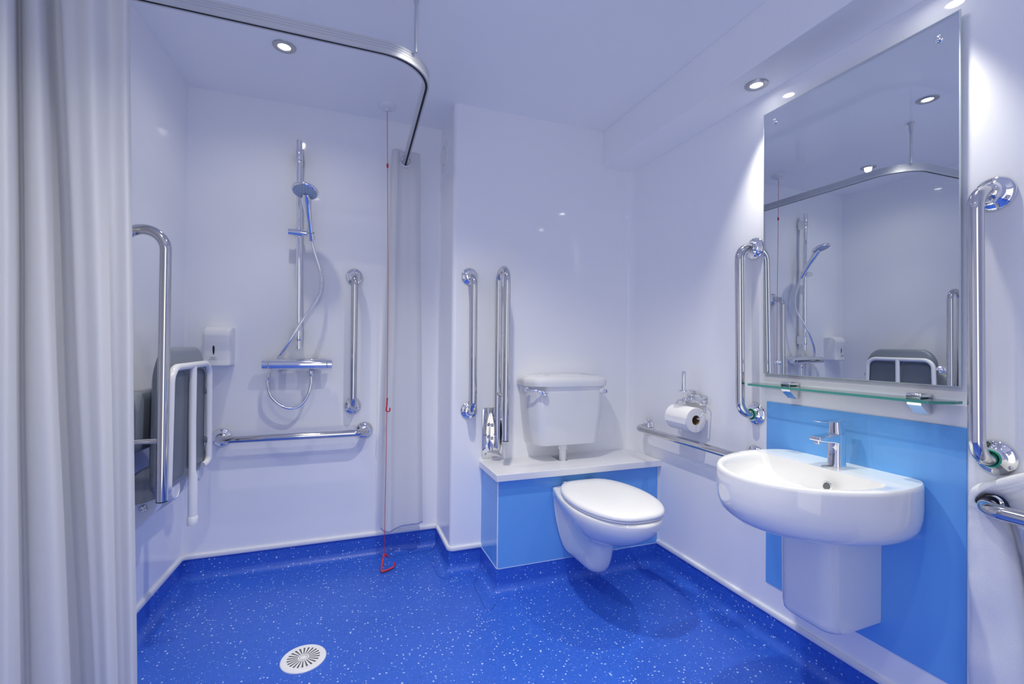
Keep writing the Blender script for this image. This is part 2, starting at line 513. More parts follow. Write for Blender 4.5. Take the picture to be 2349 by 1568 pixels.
# ------------------------------------------------------------------ fold-up shower seat
def L3(y, off, z):   # point at distance off from the left wall
    return V((xl(y), y, z)) + nl * off
def rrect(y0, y1, z0, z1, r, off, rt=None, bulge=0.0, n=8, tap=0.0):
    rt = rt or r; out = []
    for cy, cz, a0, q in ((y1 - rt, z1 - rt, 0, rt), (y0 + rt, z1 - rt, PI / 2, rt), (y0 + r, z0 + r, PI, r), (y1 - r, z0 + r, 1.5 * PI, r)):
        for k in range(n + 1):
            a = a0 + PI / 2 * k / n
            yy = cy + q * math.cos(a); zz = cz + q * math.sin(a)
            f = (zz - z0) / (z1 - z0); m = (y0 + y1) / 2
            yy = m + (yy - m) * (1 - tap * f)
            if bulge: zz += bulge * max(0, 1 - ((yy - m) / ((y1 - y0) / 2)) ** 2) * max(0, f - .5) * 2
            out.append(L3(yy, off, zz))
    return out
seat = thing('folding_shower_chair', 'grey fold-up shower seat with white tube frame on the left wall', 'shower seat', L3(2.04, 0.0, 0.42))
mb = MB()
sp = dict(r=.05, rt=.085, bulge=.022, tap=.08)
mb.loft([rrect(1.878, 2.272, .61, 1.045, off=.108, **sp), rrect(1.860, 2.290, .59, 1.062, off=.118, **sp), rrect(1.855, 2.295, .585, 1.067, off=.130, **sp), rrect(1.860, 2.290, .59, 1.062, off=.143, **sp), rrect(1.873, 2.277, .605, 1.048, off=.149, **sp)])
obj('seat_board', mb, M_greyl, seat, angle=50)
for a, b2 in ((1.893, 2.058), (2.092, 2.262)):
    mb = MB(); mb.loft([rrect(a, b2, .615, .992, .03, .148, tap=.03), rrect(a, b2, .615, .992, .03, .1525, tap=.03), rrect(a + .004, b2 - .004, .619, .988, .03, .1535, tap=.03)])
    obj('recessed_panel', mb, M_grey, seat)
mb = MB()
yk = lambda y, z: 2.035 + (y - 2.035) * (1 - .07 * (z - .59) / .475)
fr = [L3(1.905, .155, .600), L3(1.868, .166, .605), L3(1.880, .166, 1.012), L3(2.258, .166, 1.015), L3(2.272, .166, .605), L3(2.235, .155, .600)]
mb.tube(fillet(fr, [0, .03, .055, .055, .03, 0], 10), .0125, 18)
frm = obj('frame', mb, M_plastic, seat, angle=60)
frm['label'] = 'white tube frame'
mb = MB()
mb.tube([L3(2.075, .168, 1.008), L3(2.075, .168, .80), L3(2.075, .170, .62), L3(2.077, .172, .60), L3(2.08, .172, .440)], .013, 18, radii=[.0125, .0125, .0125, .0155, .0155])
lg = obj('leg', mb, M_plastic, seat, angle=60)
lg['label'] = 'white folding leg'
mb = MB(); mb.lathe([(.0168, 0), (.0178, .004), (.0178, .03), (.0165, .032)], L3(2.08, .172, .415), (0, 0, 1), 20)
obj('foot', mb, M_plastic, lg)
for y in (1.886, 2.266):
    for z in (.70, .90):
        mb = MB(); p = L3(y, .158, z)
        mb.box(p.x - .012, p.x + .006, p.y - .016, p.y + .016, p.z - .011, p.z + .011, .003)
        obj('clip', mb, M_grey, seat)
# padded back rest behind the folded seat
mb = MB()
def brow(y0, y1, z0, z1, off): return rrect(y0, y1, z0, z1, .05, off, .06, bulge=-.02)
mb.loft([brow(1.845, 2.200, .75, .925, .032), brow(1.830, 2.215, .735, .94, .045), brow(1.825, 2.220, .73, .945, .065), brow(1.830, 2.210, .74, .935, .083), brow(1.850, 2.190, .76, .915, .09)])
obj('backrest', mb, M_greyl, seat, angle=50)
for y in (1.87, 2.17):
    mb = MB(); mb.loft([[L3(y - .02, -.012, .78), L3(y + .02, -.012, .78), L3(y + .02, -.012, .88), L3(y - .02, -.012, .88)], [L3(y - .02, .034, .78), L3(y + .02, .034, .78), L3(y + .02, .034, .88), L3(y - .02, .034, .88)]])
    obj('back_mount', mb, M_plastic, seat)
# arms of the seat hinge
for y in (1.855, 2.32):
    mb = MB()
    prof = catmull([(.03, .61), (.07, .665), (.118, .69), (.152, .65), (.158, .605), (.12, .578), (.06, .57)], 5, True)
    yy = 2.075 + (y - 2.075) * .85
    mb.loft([[L3(yy - .017, o, z) for o, z in prof], [L3(yy - .021, .09 + (o - .09) * .9 if 0 else o, z) for o, z in prof], [L3(yy + .021, o, z) for o, z in prof]])
    obj('hinge_arm', mb, M_greyl, seat, angle=60)
for y in (1.975, 2.225):
    mb = MB()
    prof = [(-.012, .43), (-.012, .60), (.05, .60), (.105, .575), (.112, .555), (.10, .515), (.055, .465), (.005, .43)]
    prof = [(p.x, p.y) for p in fillet([V((a, b3, 0)) for a, b3 in prof], .012, 4)]
    mb.loft([[L3(y - .024, o, z) for o, z in prof], [L3(y + .024, o, z) for o, z in prof]])
    hb = obj('wall_bracket', mb, M_plastic, seat, angle=40)
    hb['label'] = 'white wall bracket'
    mb = MB(); mb.lathe([(.013, 0), (.012, .003), (.006, .004), (.004, .0015), (0, .0015)], L3(y - .024, .066, .53), -sl, 18)
    obj('bolt', mb, M_steel, hb)
    mb = MB(); mb.lathe([(.036, 0), (.036, .016), (.033, .02), (.026, .022), (.026, .02), (0, .02)], L3(y + .05, .118, .565), nl, 24)
    mb.cyl(L3(y + .05, .06, .565), L3(y + .05, .12, .565), .02, 18)
    mb.cyl(L3(y - .0, .085, .565), L3(y + .06, .085, .565), .014, 16)
    obj('pivot_cap', mb, M_plastic, hb)

seat.location += nl * .017 - sl * .022

# ------------------------------------------------------------------ curtain rail
rail = thing('curtain_rail', 'slim aluminium shower curtain rail bent round the shower corner below the ceiling', 'curtain rail', (0.28, 1.60, 2.0540))
rp = fillet([V((xl(1.537) + .004, 1.537, 0)), V((0.277, 1.537, 0)), V((0.3065, YB - .002, 0))], .17, 16)
rpath = [(p.x, p.y) for p in rp]
rf = frames(rpath)
W2 = .0105
prof = [(-W2, 2.0350), (-W2, 2.0750), (W2, 2.0750), (W2, 2.0670), (W2 - .0008, 2.0665), (W2 - .0008, 2.0655), (W2, 2.0650), (W2, 2.0590), (W2 - .0008, 2.0585), (W2 - .0008, 2.0575), (W2, 2.0570), (W2, 2.0510), (W2 - .0008, 2.0505), (W2 - .0008, 2.0495), (W2, 2.0490), (W2, 2.0350), (.0045, 2.0350), (.0045, 2.0440), (-.0045, 2.0440), (-.0045, 2.0350)]
obj('track', sweep(rf, prof), M_alu, rail, angle=25)
obj('slot', sweep(rf, [(-.0044, 2.0365), (-.0044, 2.0435), (.0044, 2.0435), (.0044, 2.0365)]), M_dark, rail)['label'] = 'dark slot'
mb = MB(); mb.cyl((0.222, 1.552, 2.0730), (0.222, 1.552, ZC), .0058, 16)
mb.lathe([(.015, 0), (.015, -.004), (.0095, -.012), (.0085, -.045), (.006, -.047)], (0.222, 1.552, ZC), (0, 0, 1), 20)
obj('hanger_rod', mb, M_alu, rail)
mb = MB(); mb.box(0.289, 0.325, YB - .006, YB - .0005, 2.0240, 2.0850, .003)
obj('wall_bracket', mb, M_alu, rail)

# ------------------------------------------------------------------ curtains
def cloth(name, top, bot, zt, zb, nz, label, group, wob=0.006, hem=0.03, th=0.0016, hole=None, minx=None, edge=None):
    A = catmull(top, 9); B = catmull(bot, 9)
    mb = MB()
    rows = []
    for i in range(nz + 1):
        f = i / nz
        z0 = zt + (zb - zt) * f
        row = []
        for k, (a, b) in enumerate(zip(A, B)):
            x = a[0] + (b[0] - a[0]) * f; y = a[1] + (b[1] - a[1]) * f
            q = V((x * 6, y * 6, z0 * 1.6))
            x += noise.noise(q) * wob * (0.3 + f); y += noise.noise(q + V((9, 3, 1))) * wob * 1.6 * (0.3 + f)
            z = z0
            if edge: z += edge(k / (len(A) - 1), f)
            if minx: x = max(x, minx(y))
            row.append(V((x, y, z)))
        rows.append(row)
    rs = [mb.ring(r) for r in rows]
    for i in range(nz):
        for k in range(len(A) - 1):
            c = (rows[i][k] + rows[i][k + 1] + rows[i + 1][k] + rows[i + 1][k + 1]) / 4
            if hole and (V((c.x, c.z)) - V(hole[:2])).length < hole[2]: continue
            mb.bm.faces.new((rs[i][k], rs[i][k + 1], rs[i + 1][k + 1], rs[i + 1][k]))
    for v in [v for v in mb.bm.verts if not v.link_faces]: mb.bm.verts.remove(v)
    o = obj(name, mb, M_curtain, angle=180)
    s = o.modifiers.new('thickness', 'SOLIDIFY'); s.thickness = th; s.offset = 0
    tag(o, label, 'curtain', group)
    return o
CUR = [(-0.538, -0.495, 1.5), (-0.533, -0.492, 1.46), (-0.572, -0.518, 1.475), (-0.593, -0.526, 1.43), (-0.633, -0.55, 1.45), (-0.66, -0.563, 1.455), (-0.673, -0.572, 1.475), (-0.687, -0.586, 1.52), (-0.709, -0.614, 1.53), (-0.699, -0.613, 1.475), (-0.685, -0.601, 1.43), (-0.676, -0.599, 1.39), (-0.689, -0.627, 1.385), (-0.706, -0.659, 1.4), (-0.724, -0.679, 1.43), (-0.729, -0.687, 1.425), (-0.711, -0.674, 1.38), (-0.686, -0.657, 1.31), (-0.701, -0.676, 1.3), (-0.704, -0.683, 1.25)]
cloth('shower_curtain', [(a, y) for a, b, y in CUR], [(b, y) for a, b, y in CUR], 2.030, 0.06, 46, 'large white shower curtain hanging in folds in the left foreground', 'white shower curtains', wob=.004, minx=lambda y: xl(y) + .006)
C2 = [(0.236, 2.452), (0.244, 2.430), (0.262, 2.425), (0.274, 2.438), (0.292, 2.444), (0.32, 2.442), (0.352, 2.436), (0.380, 2.448)]
C2b = [(0.202, 2.442), (0.219, 2.415), (0.242, 2.408), (0.265, 2.426), (0.297, 2.432), (0.342, 2.420), (0.382, 2.412), (0.413, 2.438)]
def hem2(s, f):
    return (.03 * (1 - f) * -abs(s - .45) * .2) + (f ** 6) * (-.012 * math.sin(s * 5.5) + .010)
cloth('shower_curtain', C2, C2b, 2.104, 0.150, 170, 'narrow white shower curtain bunched against the far wall under the rail end', 'white shower curtains', wob=.007, hole=(0.3035, 2.055, .030), edge=hem2)
cur2 = [o for o in COL.objects if o.name.startswith('shower_curtain')][-1]
mb = MB(); mb.tube([V((0.3035 + .0285 * math.cos(2 * PI * k / 32), 2.4405, 2.055 + .031 * math.sin(2 * PI * k / 32))) for k in range(32)], .0052, 8, closed=True)
obj('eyelet', mb, M_plastic, cur2)

# ------------------------------------------------------------------ alarm pull cord
cx, cy = 0.201, 2.357
pc = thing('pull_cord', 'emergency pull cord with red triangle hanging from the ceiling to the floor', 'pull cord', (cx, cy, ZC))
mb = MB(); mb.lathe([(.043, 0), (.043, -.006), (.041, -.012), (.032, -.019), (.016, -.0225), (.011, -.023), (.010, -.03), (0, -.03)], (cx, cy, ZC), (0, 0, 1), 36)
obj('ceiling_rose', mb, M_plastic, pc)
mb = MB(); cord = catmull([(cx, cy, ZC - .028), (0.206, 2.357, 1.98), (0.216, 2.357, 1.35), (0.218, 2.357, 0.80), (0.216, 2.357, 0.36), (0.214, 2.357, 0.066)], 10)
mb.tube(cord, .0013, 8)
obj('cord', mb, M_red, pc)
mb = MB(); mb.lathe([(.002, 0), (.005, .004), (.0055, .013), (.004, .022), (.0015, .025)], (0.206, 2.357, 1.972), (0, 0, 1), 16)
obj('toggle', mb, M_red, pc)
mb = MB(); mb.tube([(0.219, 2.357, .835), (0.2175, 2.356, .80), (0.214, 2.355, .772), (0.222, 2.353, .768), (0.231, 2.352, .770), (0.2325, 2.352, .786)], .0036, 8)
obj('hook', mb, M_red, pc)
mb = MB(); mb.tube([(0.232, 2.36, .050), (0.222, 2.357, .062), (0.213, 2.355, .066), (0.204, 2.33, .042), (0.196, 2.305, .012), (0.198, 2.300, .0085), (0.222, 2.306, .0085), (0.252, 2.318, .012), (0.262, 2.322, .022), (0.262, 2.324, .034)], .0046, 10)
obj('triangle_handle', mb, M_red, pc, angle=60)

# ------------------------------------------------------------------ shower
rx = -0.196
YR = 2.468
ris = thing('shower_riser', 'tall chrome shower riser pole fixed to the shower wall', 'shower rail', (rx, YB, 1.08))
mb = MB(); mb.tube([(-0.202, YR, 2.088), (-0.191, YR, 1.073)], .0132, 20)
obj('pole', mb, M_chrome, ris)
for z, x in ((2.008, -.2015), (1.145, -.192)):
    mb = MB(); mb.cyl((x, YR, z - .032), (x, YR, z + .032), .0165, 20, .001)
    mb.box(x - .014, x + .014, YR + .008, YB, z - .030, z + .030, .002)
    obj('bracket', mb, M_chrome, ris)
mb = MB(); xs, zs = -.197, 1.636
mb.cyl((xs, YR, zs - .022), (xs, YR, zs + .022), .0185, 20, .001)
mb.lathe([(.0165, 0), (.0165, .022), (.0195, .023), (.0195, .062), (.0165, .063), (.012, .064), (.012, .085)], (xs - .046, YR - .012, zs), (1, 0, 0), 22)
obj('slider', mb, M_chrome, ris)
mb = MB(); mb.lathe([(.0165, 0), (.0185, .001), (.0185, .031), (.0165, .032), (.0165, 0)], (-.1415, 2.458, 1.612), (-.017, -.11, .166), 24, False, False)
obj('clip', mb, M_chrome, ris)
hs = thing('hand_shower', 'chrome hand shower with round blue-grey spray face clipped to the riser', 'shower head', (-.142, 2.455, 1.62))
b0 = V((-.141, 2.462, 1.606)); b1 = V((-.158, 2.352, 1.772))
dv = (b1 - b0)
mb = MB(); mb.tube([b0, b0 + dv * .12, b0 + dv * .30, b0 + dv * .7, b1, b1 + V((-.002, -.022, .020))], .01, 20, radii=[.0135, .0150, .0145, .0178, .0225, .014])
obj('handle', mb, M_chrome, hs, angle=50)
fn = V((-.10, -.34, -.93)).normalized(); hc = V((-.163, 2.318, 1.798))
mb = MB(); mb.lathe([(.052, .006), (.0575, .004), (.060, 0), (.0595, -.005), (.054, -.012), (.038, -.020), (.015, -.0235), (0, -.024)], hc, fn, 40, False, True)
mb.lathe([(.0515, .004), (.052, .0062)], hc, fn, 40, False, False)
obj('head_shell', mb, M_chrome, hs, angle=50)
mb = MB(); mb.lathe([(.052, .0055), (.045, .0066), (0, .0072)], hc, fn, 40, True, False)
sp_ = obj('spray_face', mb, M_nozzle, hs); sp_['label'] = 'blue-grey spray plate'
u_ = fn.cross(V((1, 0, 0))).normalized(); w_ = fn.cross(u_)
mb = MB()
for ring, cnt in ((.010, 6), (.020, 11), (.030, 16), (.040, 20), (.047, 24)):
    for k in range(cnt):
        a = 2 * PI * k / cnt + ring * 40
        mb.lathe([(.0014, .0055), (.0013, .0085), (.0005, .0092)], hc + (u_ * math.cos(a) + w_ * math.sin(a)) * ring, fn, 6, False, True)
obj('nozzles', mb, M_plastic, sp_)['kind'] = 'stuff'
hose = [(-.140, 2.462, 1.608), (-.1345, 2.463, 1.58), (-.124, 2.466, 1.542), (-.099, 2.470, 1.458), (-.092, 2.462, 1.384), (-.11, 2.445, 1.319), (-.154, 2.43, 1.242), (-.192, 2.424, 1.178), (-.238, 2.43, 1.093), (-.286, 2.462, 1.02), (-.308, 2.498, .985), (-.318, 2.492, .950), (-.325, 2.465, .907), (-.306, 2.452, .845), (-.253, 2.45, .797), (-.196, 2.45, .791), (-.153, 2.45, .836), (-.134, 2.45, .903), (-.135, 2.45, .945)]
mb = MB(); mb.tube(catmull(hose, 12), .0072, 14)
ho = tag(obj('shower_hose', mb, M_chrome, angle=60), 'thin chrome shower hose looping from hand shower to the mixer valve', 'hose')
mb = MB(); mb.lathe([(.0085, 0), (.0098, .003), (.0098, .026), (.008, .028)], (-.135, 2.45, .940), (0, 0, 1), 16)
obj('hose_nut', mb, M_chrome, ho)
vl = thing('shower_valve', 'chrome bar mixer valve on the shower wall below the riser', 'shower valve', (-.19, YB, .998))
mb = MB(); mb.lathe([(.0225, 0), (.0245, .0015), (.0245, .2525), (.0225, .254)], (-.317, 2.45, .998), (1, 0, 0), 32)
bd = obj('body', mb, M_chrome, vl)
mb = MB(); mb.box(-.19, -.064, 2.444, 2.474, 1.000, 1.0245, .006, 4)
obj('top_shelf', mb, M_chrome, vl)
mb = MB(); mb.lathe([(.020, 0), (.0235, .002), (.0235, .026), (.021, .0285)], (-.3475, 2.45, .998), (1, 0, 0), 28)
obj('knob', mb, M_chrome, vl)
mb = MB(); mb.lathe([(.021, 0), (.0235, .002), (.0235, .022), (.020, .0245)], (-.0625, 2.45, .998), (1, 0, 0), 28)
obj('knob', mb, M_chrome, vl)
for x in (-.265, -.115):
    mb = MB(); mb.lathe([(.028, 0), (.028, .004), (.018, .012), (.015, .014), (.015, .07)], (x, YB, .998), (0, -1, 0), 24)
    obj('wall_union', mb, M_chrome, vl)

# ------------------------------------------------------------------ soap dispenser
so = thing('soap_dispenser', 'white soap dispenser with a narrow dark window on the shower wall', 'soap dispenser', (-.525, YB, 1.0))
mb = MB()
prof = [(0, 1.172), (.062, 1.172), (.088, 1.162), (.098, 1.135), (.094, 1.10), (.088, 1.062), (.090, 1.02), (.096, .992), (.0, .992), (0, 1.05)]
pp = [(p.x, p.y) for p in fillet([V((a, b3, 0)) for a, b3 in prof], [0, .02, .03, .03, .06, .08, .04, .006, 0, 0], 5)]
def srow(x, ins): 
    cz = 1.08
    return [V((x, YB - d * (1 - ins * .10), cz + (z - cz) * (1 - ins * .06))) for d, z in pp]
mb.loft([srow(-.584, 1), srow(-.5805, .45), srow(-.574, .1), srow(-.568, 0), srow(-.488, 0), srow(-.482, .1), srow(-.4755, .45), srow(-.472, 1)])
obj('cover', mb, M_plastic, so, angle=45)
mb = MB()
win = [V((-.5405 + .0042 * math.sin(2 * PI * k / 24), YB - .0905 - .001 * math.cos(2 * PI * k / 24), 1.079 + .035 * math.cos(2 * PI * k / 24))) for k in range(24)]
mb.loft([[V((p.x, p.y + .012, p.z)) for p in win], win, [V((-.5405 + (p.x + .5405) * .6, p.y - .001, 1.079 + (p.z - 1.079) * .9)) for p in win]])
obj('level_window', mb, M_dark, so)['label'] = 'dark narrow window'
def lettering(lines, size, m, parent):
    """printed lines (text, place, rotation) as one flat mesh"""
    bm = bmesh.new()
    for body, loc, rot in lines:
        cu = D.curves.new('lettering', 'FONT'); cu.body = body; cu.size = size; cu.align_x = 'CENTER'; cu.extrude = .0002
        t = D.objects.new('lettering', cu)
        me = D.meshes.new_from_object(t)
        me.transform(Matrix.Translation(V(loc)) @ Matrix.Rotation(rot, 4, 'X'))
        bm.from_mesh(me)
        D.objects.remove(t); D.meshes.remove(me); D.curves.remove(cu)
    return obj('lettering', bm, m, parent, smooth=False)
lettering([(b3, (-.541, YB - .0955 + (1.0205 - z) * .3, z), PI / 2) for b3, z in (('SHAMPOO', 1.0305), ('HAIR &', 1.0252), ('BODY WASH', 1.0198))], .0054, M_print, so)

# blank cover plate in the duct return
mb = MB(); mb.lathe([(.075, 0), (.075, .003), (.071, .006), (0, .007)], (XP, 2.435, 2.105), (-1, 0, 0), 40)
cp = tag(obj('cover_plate', mb, M_plastic), 'round white blanking plate high on the duct return wall', 'cover plate')
for z in (.045, -.045):
    mb = MB(); mb.lathe([(.005, 0), (.004, .002), (0, .002)], (XP - .0066, 2.435, 2.105 + z), (-1, 0, 0), 12)
    obj('screw', mb, M_steel, cp)

# floor drain
gx, gy = -.108, 1.766
dr = thing('floor_drain', 'round white floor drain cover with radial slots in the blue floor', 'drain', (gx, gy, 0))
mb = MB()
mb.lathe([(.0745, .0), (.0745, .003), (.072, .0055), (.069, .006), (.0685, .0052), (.0675, .0052), (.067, .006), (.0, .0062)], (gx, gy, 0), (0, 0, 1), 56)
obj('cover', mb, M_plastic, dr)
mb = MB()
for k in range(22):
    a = 2 * PI * (k + .5) / 22
    u = V((math.cos(a), math.sin(a), 0)); w = V((-u.y, u.x, 0)); o_ = V((gx, gy, .0066))
    q = [o_ + u * .018 - w * .0009, o_ + u * .018 + w * .0009, o_ + u * .053 + w * .0031, o_ + u * .053 - w * .0031]
    mb.loft([[p - V((0, 0, .003)) for p in q], q])
mb.tube([V((gx + .0125 * math.cos(2 * PI * k / 24), gy + .0125 * math.sin(2 * PI * k / 24), .0062)) for k in range(24)], .0006, 6, closed=True)
obj('slots', mb, mat('drain_slot', (.10, .10, .11), .6), dr)

# ------------------------------------------------------------------ boxing, worktop, cistern, toilet
bx = thing('boxing_panel', 'glossy blue boxing behind the toilet below the white worktop', 'boxing', ((XB + XR) / 2, YP, .1))
mb = MB(); mb.box(XB, XR - .004, YBX, YBX + .012, .100, .4955)
obj('front_panel', mb, M_blue, bx)
mb = MB(); mb.box(XB, XB + .012, YBX + .012, YP - .0005, .100, .4955)
obj('side_panel', mb, M_blue, bx)
for q in ((XB - .0016, XB + .003, YBX - .0016, YBX + .003, .098, .4955), (XR - .0065, XR - .001, YBX - .002, YBX + .004, .098, .4955), (XB - .0016, XR - .001, YBX - .0016, YBX + .004, .0965, .1015), (XB - .0016, XB + .003, YBX, YP - .0005, .0965, .1015)):
    mb = MB(); mb.box(*q)
    obj('edge_strip', mb, M_trim, bx)
mb = MB()
xs_ = [.6535, 1.036, 1.083, XR - .001]; ys_ = [1.938, 2.082, 2.20, YP - .0005]
for i in range(3):
    for j in range(3):
        if i == 1 and j == 1: continue
        mb.box(xs_[i], xs_[i + 1], ys_[j], ys_[j + 1], .4956, .5264)
bm = mb.bm
bmesh.ops.remove_doubles(bm, verts=bm.verts[:], dist=1e-5)
seen = {}
for f in bm.faces[:]:
    key = tuple(sorted(v.index for v in f.verts))
bm.verts.index_update()
kill = []
for f in bm.faces:
    key = tuple(sorted(v.index for v in f.verts))
    if key in seen: kill += [f, seen[key]]
    seen[key] = f
bmesh.ops.delete(bm, geom=list(set(kill)), context='FACES')
wt = tag(obj('worktop', mb, M_trim, angle=30), 'white worktop ledge on the blue boxing behind the toilet', 'worktop')
bv = wt.modifiers.new('edge', 'BEVEL'); bv.width = .0018; bv.segments = 2; bv.limit_method = 'ANGLE'

CX = 1.078
def cis(hw, dep, ch, z, dome=0, rb=.012, cut=.10):
    pts = [V((-hw, 0, 0)), V((-hw, -cut, 0)), V((-(hw - ch), -dep, 0)), V((hw - ch, -dep, 0)), V((hw, -cut, 0)), V((hw, 0, 0))]
    f = fillet(pts, [0, .045, .05, .05, .045, 0], 8)
    return [V((CX + p.x, YP - .002 + p.y, z)) for p in f]
ci = thing('cistern', 'white ceramic cistern with chrome lever on the wall above the worktop', 'cistern', (CX, YP, .60))
mb = MB()
mb.loft([cis(.165, .140, .03, .605, cut=.085), cis(.180, .156, .032, .611, cut=.09), cis(.187, .163, .034, .628, cut=.095), cis(.205, .170, .036, .76, cut=.10), cis(.217, .174, .038, .897, cut=.10)])
obj('tank', mb, M_ceramic, ci, angle=40)
mb = MB()
mb.loft([cis(.222, .178, .04, .897), cis(.229, .185, .041, .903), cis(.231, .187, .041, .920), cis(.229, .185, .041, .934), cis(.222, .178, .041, .943), cis(.19, .15, .04, .951), cis(.10, .08, .02, .957)])
obj('lid', mb, M_ceramic, ci, angle=40)
yf = YP - .002 - .175
lv = MB(); lv.tube([(CX - .236, yf + .034, .888), (CX - .215, yf + .004, .887), (CX - .19, yf - .008, .884), (CX - .17, yf - .012, .879), (CX - .155, yf - .013, .874)], .004, 14, radii=[.0035, .004, .005, .010, .009])
lv.sphere((CX - .157, yf - .013, .875), .0145, 1.25, .8, 1.0)
lv.lathe([(.012, 0), (.012, .01), (.008, .016)], (CX - .225, yf + .045, .888), (-.5, -.86, 0), 18)
obj('flush_lever', lv, M_chrome, ci)['label'] = 'chrome flush lever'
mb = MB(); mb.lathe([(.0125, 0), (.0125, .003), (.009, .005), (0, .0055)], (CX + .165, yf + .001, .877), (0, -1, 0), 20)
obj('blank_plug', mb, M_plastic, ci)
mb = MB(); mb.lathe([(.012, 0), (.012, .016), (.010, .019), (.0085, .0195)], (CX + .205, yf + .055, .868), (.75, -.66, 0), 20)
vlv = obj('inlet_plug', mb, M_plastic, ci)
mb = MB(); mb.lathe([(.0075, .019), (.007, .022), (0, .0225)], (CX + .205, yf + .055, .868), (.75, -.66, 0), 16)
obj('dot', mb, M_bluedot, vlv)['label'] = 'blue dot'
px_, py_ = 1.060, 2.105
mb = MB(); mb.lathe([(.0175, .44), (.0175, .578), (.0235, .580), (.0235, .592), (.0225, .594), (.0225, .602), (.02, .606)], (px_, py_, 0), (0, 0, 1), 24)
obj('flush_pipe', mb, M_plastic, ci)

TX = 1.066
to = thing('toilet', 'white wall-hung toilet with closed lid on the blue boxing', 'toilet', (TX, YBX, .11))
YW = YBX - .0022
def hslice(z, st, yf, n=10):
    """st: list of (y, halfwidth) from the wall forward; nose is an ellipse to yf"""
    half = list(st)
    y4, w4 = half[-1]
    for k in range(1, n):
        a = PI / 2 * k / n
        half.append((y4 - (y4 - yf) * math.sin(a), w4 * math.cos(a)))
    R = [V((TX + w, y, z)) for y, w in half]
    Lf = [V((TX - w, y, z)) for y, w in half][::-1]
    return R + [V((TX, yf, z))] + Lf
rows = [
 (0.449, [(YW, 0.13), (1.948, 0.13), (1.928, 0.133), (1.885, 0.148), (1.80, 0.17), (1.68, 0.178)], 1.424),
 (0.445, [(YW, 0.134), (1.948, 0.134), (1.928, 0.137), (1.885, 0.152), (1.80, 0.174), (1.68, 0.183)], 1.418),
 (0.425, [(YW, 0.135), (1.948, 0.135), (1.928, 0.138), (1.885, 0.152), (1.80, 0.174), (1.68, 0.184)], 1.417),
 (0.402, [(YW, 0.135), (1.948, 0.135), (1.928, 0.135), (1.885, 0.142), (1.80, 0.166), (1.68, 0.178)], 1.424),
 (0.384, [(YW, 0.134), (1.948, 0.134), (1.928, 0.112), (1.885, 0.11), (1.80, 0.15), (1.68, 0.17)], 1.438),
 (0.355, [(YW, 0.131), (1.948, 0.131), (1.928, 0.092), (1.885, 0.08), (1.80, 0.118), (1.68, 0.152)], 1.475),
 (0.328, [(YW, 0.128), (1.948, 0.128), (1.928, 0.082), (1.885, 0.066), (1.80, 0.092), (1.68, 0.128)], 1.522),
 (0.306, [(YW, 0.124), (1.948, 0.124), (1.928, 0.076), (1.885, 0.06), (1.80, 0.074), (1.69, 0.1)], 1.578),
 (0.292, [(YW, 0.121), (1.948, 0.121), (1.928, 0.074), (1.885, 0.058), (1.80, 0.064), (1.71, 0.075)], 1.632),
 (0.275, [(YW, 0.117), (1.948, 0.117), (1.928, 0.072), (1.885, 0.058), (1.80, 0.06), (1.735, 0.064)], 1.676),
 (0.235, [(YW, 0.107), (1.948, 0.107), (1.928, 0.068), (1.885, 0.058), (1.80, 0.058), (1.76, 0.06)], 1.692),
 (0.185, [(YW, 0.09), (1.948, 0.09), (1.928, 0.063), (1.885, 0.057), (1.80, 0.057), (1.77, 0.058)], 1.703),
 (0.15, [(YW, 0.072), (1.948, 0.072), (1.928, 0.058), (1.885, 0.054), (1.80, 0.054), (1.78, 0.054)], 1.715),
 (.128, [(YW - .02, .05), (1.935, .05), (1.92, .049), (1.885, .048), (1.84, .047), (1.79, .045)], 1.733),
 (.117, [(1.915, .03), (1.91, .032), (1.90, .033), (1.87, .034), (1.84, .033), (1.80, .030)], 1.757)]
mb = MB()
mb.loft([hslice(z, st, y) for z, st, y in rows])
obj('pan', mb, M_ceramic, to, angle=70, sub=1)
def lidring(z, k, dy=0):
    half = catmull([(1.922, 0), (1.921, .045), (1.913, .084), (1.885, .122), (1.83, .153), (1.75, .1745), (1.66, .180), (1.58, .169), (1.51, .143), (1.46, .106), (1.432, .058), (1.425, 0)], 5)
    cy_ = 1.68
    R = [V((TX + w * k, cy_ + (y - cy_) * k + dy, z)) for y, w in half]
    Lf = [V((TX - w * k, cy_ + (y - cy_) * k + dy, z)) for y, w in half[1:-1]][::-1]
    return R + Lf
mb = MB(); mb.loft([lidring(.4500, .97), lidring(.4510, .982), lidring(.4565, .985), lidring(.4590, .97)])
obj('seat', mb, M_plastic, to, angle=60)
mb = MB(); mb.loft([lidring(.4605, .985), lidring(.4615, .998), lidring(.4665, 1.0), lidring(.4735, .985), lidring(.4785, .95), lidring(.4825, .86), lidring(.4855, .65), lidring(.4865, .35)])
obj('lid', mb, M_plastic, to, angle=60)
for sx in (-.07, .07):
    mb = MB(); mb.cyl((TX + sx - .018, 1.9385, .461), (TX + sx + .018, 1.9385, .461), .009, 14, .001)
    obj('hinge', mb, M_chrome, to)

